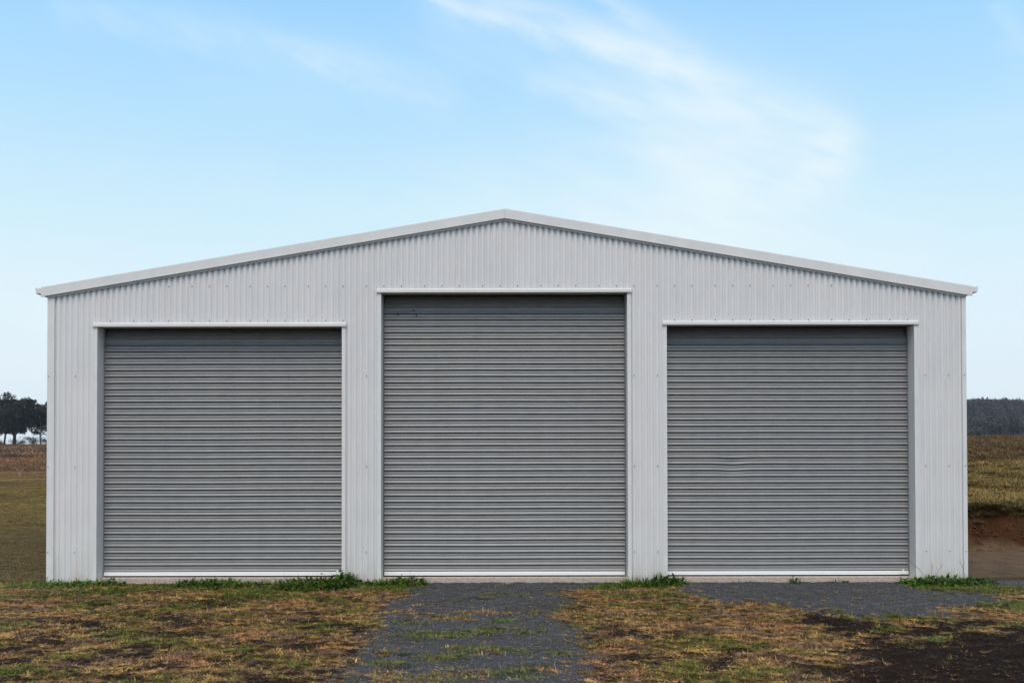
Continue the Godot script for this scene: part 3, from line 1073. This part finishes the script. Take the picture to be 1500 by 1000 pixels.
func make_weeds() -> void:
	make_weed(Vector2(-5.62, 0.20), 0.42, 0.09, 420, 0.055, 1.25, "low bright green weeds at the foot of the leftmost wall pier", "weed", 1.3)
	make_weed(Vector2(-5.18, 0.12), 0.14, 0.11, 90, 0.06, 0.75, "small dark weed under the left end of the left door", "weed", 1.3)
	make_weed(Vector2(-4.2, 0.16), 0.12, 0.08, 60, 0.05, 0.85, "tiny low weed on bare soil before the left door, left of the wide clump", "weed", 1.2)
	make_weed(Vector2(-3.87, 0.30), 0.36, 0.12, 420, 0.065, 0.8, "wide low dark green clump before the middle of the left door", "weed", 1.25)
	make_weed(Vector2(-3.25, 0.14), 0.2, 0.08, 110, 0.05, 0.85, "thin low weeds under the right half of the left door", "weed", 1.4)
	make_weed(Vector2(-2.48, 0.36), 0.42, 0.17, 620, 0.075, 0.7, "biggest leafy dark green clump, at the right end of the left door", "weed", 1.2)
	make_weed(Vector2(-2.15, 0.14), 0.16, 0.21, 170, 0.085, 0.85, "upright green weed against the left edge of the pier between left and middle doors", "weed", 1.2)
	make_weed(Vector2(-1.70, 0.18), 0.2, 0.09, 200, 0.055, 0.95, "low green weeds at the right foot of the pier left of the middle door", "weed", 1.3)
	make_weed(Vector2(-1.36, 0.16), 0.22, 0.13, 220, 0.065, 0.85, "green weeds under the left end of the middle door beside the gravel", "weed", 1.3)
	make_weed(Vector2(1.28, 0.40), 0.17, 0.06, 110, 0.045, 1.0, "thin low grass weed beside the gravel at the right end of the middle door", "weed", 1.4)
	make_weed(Vector2(1.70, 0.26), 0.26, 0.11, 330, 0.06, 0.95, "long-bladed green clump at the foot of the pier between middle and right doors", "weed", 1.3)
	make_weed(Vector2(2.0, 0.16), 0.2, 0.17, 230, 0.075, 0.8, "taller green clump at the left end of the right door", "weed", 1.1)
	make_weed(Vector2(3.66, 0.10), 0.07, 0.11, 36, 0.06, 0.6, "small dark sprig standing before the middle of the right door", "weed", 1.1)
	make_weed(Vector2(3.1, 0.08), 0.16, 0.04, 50, 0.04, 0.9, "flat row of tiny weeds along the sill of the right door", "weed", 1.8)
	make_weed(Vector2(4.26, 0.08), 0.08, 0.05, 34, 0.045, 0.7, "tiny flat weed under the right part of the right door", "weed", 1.3)
	make_weed(Vector2(5.2, 0.24), 0.2, 0.09, 210, 0.07, 1.0, "broad-leaved green weed spilling onto the gravel at the right door's right end", "weed", 1.2)
	make_weed(Vector2(5.55, 0.16), 0.26, 0.13, 380, 0.065, 0.9, "bushy bright green weeds in front of the rightmost wall pier", "weed", 1.3)
	make_weed(Vector2(5.98, 0.12), 0.2, 0.13, 260, 0.06, 0.65, "dark green weeds at the right front corner of the shed", "weed", 1.3)
	make_stalks(Vector3(5.40, GROUND, 0.10), 0.36, mats.grey_stalk, "dry grey forked stalk in front of the rightmost wall pier", 3, 0.32, 0.0045)
	make_stalks(Vector3(5.88, GROUND, 0.08), 0.34, mats.dark_stalk, "thin dark dead stem against the right corner of the shed", 2, 0.06, 0.003)
	make_stalks(Vector3(-6.03, GROUND, 0.08), 0.13, mats.dark_stalk, "short dark weed stem at the left front corner of the shed", 3, 0.14, 0.005)
	var x := -30.6
	var z := 13.0 - 62.0
	make_stalks(Vector3(x, terrain(x, z), z), 0.55, mats.dry, "pale dry stalks standing where the lawn meets the brown field", 4, 0.45, 0.022)

# tussocks on the mound, longer grass on the far lawn
func make_far_grass() -> void:
	var mesh := tuft_mesh(11, 46, 0.34, 0.02, 0.14, 0.75)
	var xf := []
	var cols := PackedColorArray()
	for n in 40000:
		var zc := 17.7 + 46.0 * pow(rng.randf(), 1.5)
		var x := zc * rng.randf_range(0.33, 0.85)
		var z := 13.0 - zc
		var edge := bank(x, z)
		if edge < 0.82 and not (edge > 0.3 and rng.randf() < 0.22 * edge + 0.5 * noise_b.get_noise_2d(x, z)) and not (edge < 0.04 and rng.randf() < 0.3):
			continue
		var v := noise_a.get_noise_2d(x * 0.35, z * 0.6) + 0.6 * noise_b.get_noise_2d(x * 0.5, z * 0.6)
		var up := smoothstep(27.0, 38.0, zc + 4.0 * v)
		var c := Color(0.36, 0.24, 0.07).lerp(Color(0.20, 0.155, 0.04), clampf(0.4 + v * 1.2, 0.0, 1.0))
		c = c.lerp(Color(0.25, 0.15, 0.055).lerp(Color(0.15, 0.095, 0.033), clampf(0.5 + v, 0.0, 1.0)), up)
		if zc < 20.0:
			c = c.lerp(Color(0.15, 0.125, 0.045), 0.5)
		var s := rng.randf_range(0.35, 0.8) * (1.0 if zc < 30.0 else 1.2) * (0.4 if edge < 0.1 else (1.0 if edge > 0.8 else 0.6))
		xf.append(turned(Vector3(x, terrain(x, z) - 0.02, z), s, s * rng.randf_range(0.5, 1.0)))
		cols.append(c * rng.randf_range(0.6, 1.25))
	var o := instances("tussock_grass", mesh, mats.leaf, xf, cols)
	tag(o, "rough brown and olive tussock grass on the mound above the red bank", "grass")
	xf = []
	cols = PackedColorArray()
	for n in 80000:
		var zc := 13.2 + 58.0 * pow(rng.randf(), 1.6)
		var x := -zc * rng.randf_range(0.34, 0.9)
		var z := 13.0 - zc
		var v := noise_a.get_noise_2d(x * 0.2, zc * 0.35) + 0.5 * noise_b.get_noise_2d(x * 0.4, zc * 0.5)
		var c := Color(0.33, 0.225, 0.06).lerp(Color(0.20, 0.15, 0.035), clampf(0.5 + v * 1.3, 0.0, 1.0))
		c = c.lerp(Color(0.38, 0.23, 0.09), smoothstep(42.0, 62.0, zc + rng.randf_range(-8.0, 8.0)) * 0.8)
		c = c.lerp(Color(0.145, 0.105, 0.038), (1.0 - smoothstep(16.0, 32.0, zc)) * 0.8)
		var s := rng.randf_range(0.15, 0.3) * (1.0 if zc < 25.0 else 1.6)
		xf.append(turned(Vector3(x, terrain(x, z) - 0.01, z), s, s * rng.randf_range(0.4, 0.9)))
		cols.append(c * rng.randf_range(0.65, 1.2))
	o = instances("lawn_grass", mesh, mats.leaf, xf, cols)
	tag(o, "short olive and tan grass on the slope behind the left side of the shed", "grass")
	xf = []
	cols = PackedColorArray()
	for n in 44000:
		var zc := 60.0 + 145.0 * pow(rng.randf(), 1.2)
		var x := -zc * rng.randf_range(0.34, 0.86)
		var z := 13.0 - zc
		var v := noise_a.get_noise_2d(x * 0.07, zc * 0.12) + 0.6 * noise_b.get_noise_2d(x * 0.1, zc * 0.15)
		if zc < 60.0 + 14.0 * pow(rng.randf(), 1.5) + 6.0 * v:
			continue
		var c := Color(0.34, 0.175, 0.08).lerp(Color(0.20, 0.11, 0.052), clampf(0.5 + v * 1.2, 0.0, 1.0))
		if zc > 105.0 and v + rng.randf_range(-0.3, 0.3) > 0.05:
			c = Color(0.075, 0.055, 0.035)
		var s := rng.randf_range(0.9, 2.0) * (1.0 if zc < 110.0 else 1.7) * lerpf(0.25, 1.0, smoothstep(56.0, 88.0, zc))
		xf.append(turned(Vector3(x, terrain(x, z) - 0.05, z), s, s * rng.randf_range(0.5, 1.0)))
		cols.append(c * rng.randf_range(0.6, 1.3))
	o = instances("dry_scrub", mesh, mats.leaf, xf, cols)
	tag(o, "rust brown dry scrub on the hill below the gum trees", "scrub")
	# red bank: scree and roots
	xf = []
	cols = PackedColorArray()
	var st := tool()
	st.set_color(Color.WHITE)
	for k in 4:
		var a := TAU * k / 4.0
		var b := TAU * (k + 1) / 4.0
		var p := Vector3(cos(a), 0.1, sin(a)) * 0.5
		var q := Vector3(cos(b), -0.1, sin(b)) * 0.45
		for t in [[Vector3(0.1, 0.45, 0), p, q], [Vector3(0, -0.4, 0.1), q, p]]:
			for w in t:
				st.add_vertex(w)
	var lump := done(st)
	for n in 5000:
		var x := rng.randf_range(7.4, 14.0)
		var z := rng.randf_range(-6.3, -4.6)
		var b := bank(x, z)
		if b > 0.95 or (b < 0.01 and rng.randf() > 0.25):
			continue
		var s := 0.015 + 0.06 * pow(rng.randf(), 3.0)
		xf.append(turned(Vector3(x, terrain(x, z), z), s, s * 0.8))
		cols.append(Color(0.115, 0.053, 0.03) * rng.randf_range(0.5, 1.2))
	o = instances("bank_scree", lump, mats.tinted, xf, cols)
	tag(o, "crumbled red earth on the cut bank behind the right side of the shed", "soil")

func crown_mesh(r: RandomNumberGenerator, clumps: Array, per: int, size: float, tint: Color) -> ArrayMesh:
	var st := tool()
	for cl in clumps:
		var c: Vector3 = cl[0]
		var rad: float = cl[1]
		var k0 := r.randf_range(0.75, 1.2)
		for i in per:
			var d := Vector3(r.randfn(), r.randfn() * 0.75, r.randfn()).normalized() * pow(r.randf(), 0.45)
			var p := c + Vector3(d.x, d.y * 0.72, d.z) * rad
			var u := Vector3(r.randfn(), r.randfn(), r.randfn()).normalized()
			var v := u.cross(Vector3(r.randfn(), r.randfn(), r.randfn())).normalized()
			var s := size * r.randf_range(0.5, 1.2)
			st.set_color(tint * k0 * r.randf_range(0.75, 1.3))
			quad(st, p - u * s, p + v * s * 0.45, p + u * s, p - v * s * 0.45)
	return done(st)

func make_tree(at: Vector3, height: float, spread: float, clear: float, trunk_r: float, bark: Material, tint: Color, seed_: int, label: String) -> void:
	var r := RandomNumberGenerator.new()
	r.seed = seed_
	var root := thing("gum_tree", at)
	tag(root, label, "tree", "gum trees on the hill crest left of the shed")
	var st := tool(true)
	var fork := Vector3(r.randf_range(-0.2, 0.2), clear, r.randf_range(-0.2, 0.2))
	tube(st, [Vector3(0, -0.3, 0), Vector3(0.03, clear * 0.4, 0), fork, fork + Vector3(0.2, height * 0.25, 0)], [trunk_r * 1.35, trunk_r, trunk_r * 0.85, trunk_r * 0.6])
	mesh_node("trunk", done(st), bark, root)
	var clumps := []
	var limbs := tool(true)
	var middle := Vector3(0, (clear + height) * 0.52, 0)
	for i in 84:
		var d := Vector3(r.randfn(), r.randfn(), r.randfn()).normalized() * pow(r.randf(), 0.33)
		var lump := 0.85 + 0.25 * sin(d.x * 5.0 + seed_) * cos(d.z * 4.0 + seed_ * 2.0) + 0.12 * sin(d.y * 7.0 + seed_)
		var tip := middle + Vector3(d.x * spread, d.y * (height - clear) * 0.5, d.z * spread) * lump
		tip.y = clampf(tip.y, clear + 0.2, height - 0.3)
		clumps.append([tip, r.randf_range(0.7, 1.25) * spread * 0.21])
		if i % 5 == 0:
			var mid := fork.lerp(tip, 0.55) + Vector3(r.randf_range(-0.3, 0.3), -0.2, r.randf_range(-0.3, 0.3))
			tube(limbs, [fork + Vector3(0, r.randf() * height * 0.2, 0), mid, tip], [trunk_r * 0.5, trunk_r * 0.3, trunk_r * 0.1], 5)
	mesh_node("limbs", done(limbs), bark, root)
	mesh_node("crown", crown_mesh(r, clumps, 150, 0.24, tint), mats.leaf, root)

func make_trees() -> void:
	var dark := Color(0.026, 0.025, 0.017)
	var spots := [
		[-99.8, 200.0, 10.4, 4.9, 1.5, 0.34, mats.bark, dark, 3, "broad dark gum tree with thick dark trunk, middle of the trees left of the shed"],
		[-97.0, 205.0, 10.1, 4.5, 1.9, 0.17, mats.pale_bark, dark * 0.9, 8, "gum tree with slender pale trunk, nearest the shed's left wall"],
		[-103.2, 206.0, 9.6, 4.2, 2.0, 0.16, mats.pale_bark, dark, 14, "gum tree with pale thin trunk at the left edge of the view"],
		[-107.0, 210.0, 8.8, 3.6, 2.6, 0.2, mats.bark, dark * 1.1, 19, "shorter dark gum tree furthest left on the hill crest"],
	]
	for s in spots:
		var z: float = 13.0 - s[1]
		make_tree(Vector3(s[0], terrain(s[0], z), z), s[2], s[3], s[4], s[5], s[6], s[7], s[8], s[9])
	var shrubs := [[-101.7, 196.0, 1.1, "dark low shrub on the hill crest left of the thick tree trunk"], [-99.6, 214.0, 2.8, "dark bushy shrub behind the thick trunk of the broad gum tree"], [-94.9, 197.0, 2.0, "dark low shrub on the hill crest beside the shed's left wall"], [-104.5, 213.0, 2.8, "dark shrub on the crest behind the leftmost pale trunk"], [-97.6, 212.0, 3.0, "tall dark shrub behind the slender pale trunk nearest the shed"]]
	var i := 0
	for s in shrubs:
		var r := RandomNumberGenerator.new()
		r.seed = 40 + i
		i += 1
		var z: float = 13.0 - s[1]
		var root := thing("shrub", Vector3(s[0], terrain(s[0], z), z))
		tag(root, s[3], "shrub", "shrubs under the gum trees")
		var cl := []
		for k in 7:
			cl.append([Vector3(r.randfn() * s[2] * 0.8, s[2] * r.randf_range(0.2, 0.75), r.randfn() * s[2] * 0.5), s[2] * r.randf_range(0.3, 0.6)])
		mesh_node("foliage", crown_mesh(r, cl, 110, 0.13, Color(0.040, 0.032, 0.022)), mats.leaf, root)
		var st := tool(true)
		tube(st, [Vector3(0, -0.2, 0), Vector3(0.05, s[2] * 0.5, 0)], [0.07, 0.03], 5)
		mesh_node("stem", done(st), mats.bark, root)

func make_forest() -> void:
	var r := RandomNumberGenerator.new()
	r.seed = 90
	var clumps := []
	for i in 15:
		var a := r.randf() * TAU
		var d := 0.36 * sqrt(r.randf())
		clumps.append([Vector3(cos(a) * d, r.randf_range(0.34, 0.93), sin(a) * d), r.randf_range(0.10, 0.2)])
	var st := SurfaceTool.new()
	var crown := crown_mesh(r, clumps, 34, 0.042, Color(1, 1, 1))
	var trunk := tool(true)
	trunk.set_color(Color(2.6, 2.5, 2.4))
	tube(trunk, [Vector3(0, -0.05, 0), Vector3(0.01, 0.5, 0), Vector3(0, 0.96, 0.01)], [0.016, 0.012, 0.004], 4)
	st.begin(Mesh.PRIMITIVE_TRIANGLES)
	st.append_from(crown, 0, Transform3D.IDENTITY)
	st.append_from(done(trunk), 0, Transform3D.IDENTITY)
	var mesh := st.commit()
	var xf := []
	var cols := PackedColorArray()
	for n in 2600:
		var zc := rng.randf_range(285.0, 520.0)
		var x := zc * rng.randf_range(0.26, 0.80)
		var z := 13.0 - zc
		var hgt := rng.randf_range(7.5, 13.0)
		var w := hgt * rng.randf_range(0.7, 1.1)
		xf.append(turned(Vector3(x, terrain(x, z) - 0.3, z), w, hgt))
		var k := rng.randf_range(0.7, 1.3)
		cols.append(Color(0.058 * k, 0.055 * k, 0.054 * k))
	var o := instances("forest", mesh, mats.leaf, xf, cols)
	tag(o, "far dark wooded hill behind the right side of the shed", "forest")

# ------------------------------------------------------------------
func _ready() -> void:
	rng.seed = 4242
	for n in [[noise_a, 1, 1.0, 3], [noise_b, 2, 3.2, 3], [noise_c, 3, 9.0, 2], [noise_d, 4, 1.3, 3]]:
		n[0].noise_type = FastNoiseLite.TYPE_SIMPLEX_SMOOTH
		n[0].seed = n[1]
		n[0].frequency = n[2]
		n[0].fractal_octaves = n[3]
	# camera: level but for a slight upward tilt, the lens raised
	var cam := Camera3D.new()
	cam.name = "camera"
	cam.projection = Camera3D.PROJECTION_FRUSTUM
	cam.near = 0.1
	cam.far = 2500.0
	cam.size = 0.1 * 1000.0 / 1461.4
	cam.frustum_offset = Vector2(0.0, 0.1 * 158.0 / 1461.4)
	cam.position = Vector3(0, EYE, 13.0)
	cam.rotation_degrees = Vector3(0.86, 0.0, -0.1)
	add_child(cam)
	cam.current = true
	# sky
	var sky := Sky.new()
	sky.sky_material = make_sky()
	var env := Environment.new()
	env.background_mode = Environment.BG_SKY
	env.sky = sky
	env.tonemap_mode = Environment.TONE_MAPPER_LINEAR
	env.tonemap_exposure = 1.6
	env.fog_enabled = true
	env.fog_density = 0.0002
	env.fog_light_color = Color(0.86, 0.90, 0.96)
	env.sdfgi_enabled = true
	env.ssao_enabled = true
	env.ssil_enabled = true
	var we := WorldEnvironment.new()
	we.name = "world_environment"
	we.environment = env
	add_child(we)
	# sun behind thin cloud, high in front of the wall
	var sun := DirectionalLight3D.new()
	sun.name = "sun"
	sun.light_energy = 0.5
	sun.light_angular_distance = 28.0
	sun.light_color = Color(1.0, 0.955, 0.90)
	sun.shadow_enabled = true
	sun.rotation_degrees = Vector3(-58.0, -4.0, 0.0)
	add_child(sun)

	make_materials()
	make_ground()
	make_shed()
	make_trees()
	make_forest()
	make_weeds()
	make_grass()
	make_gravel()
	make_far_grass()
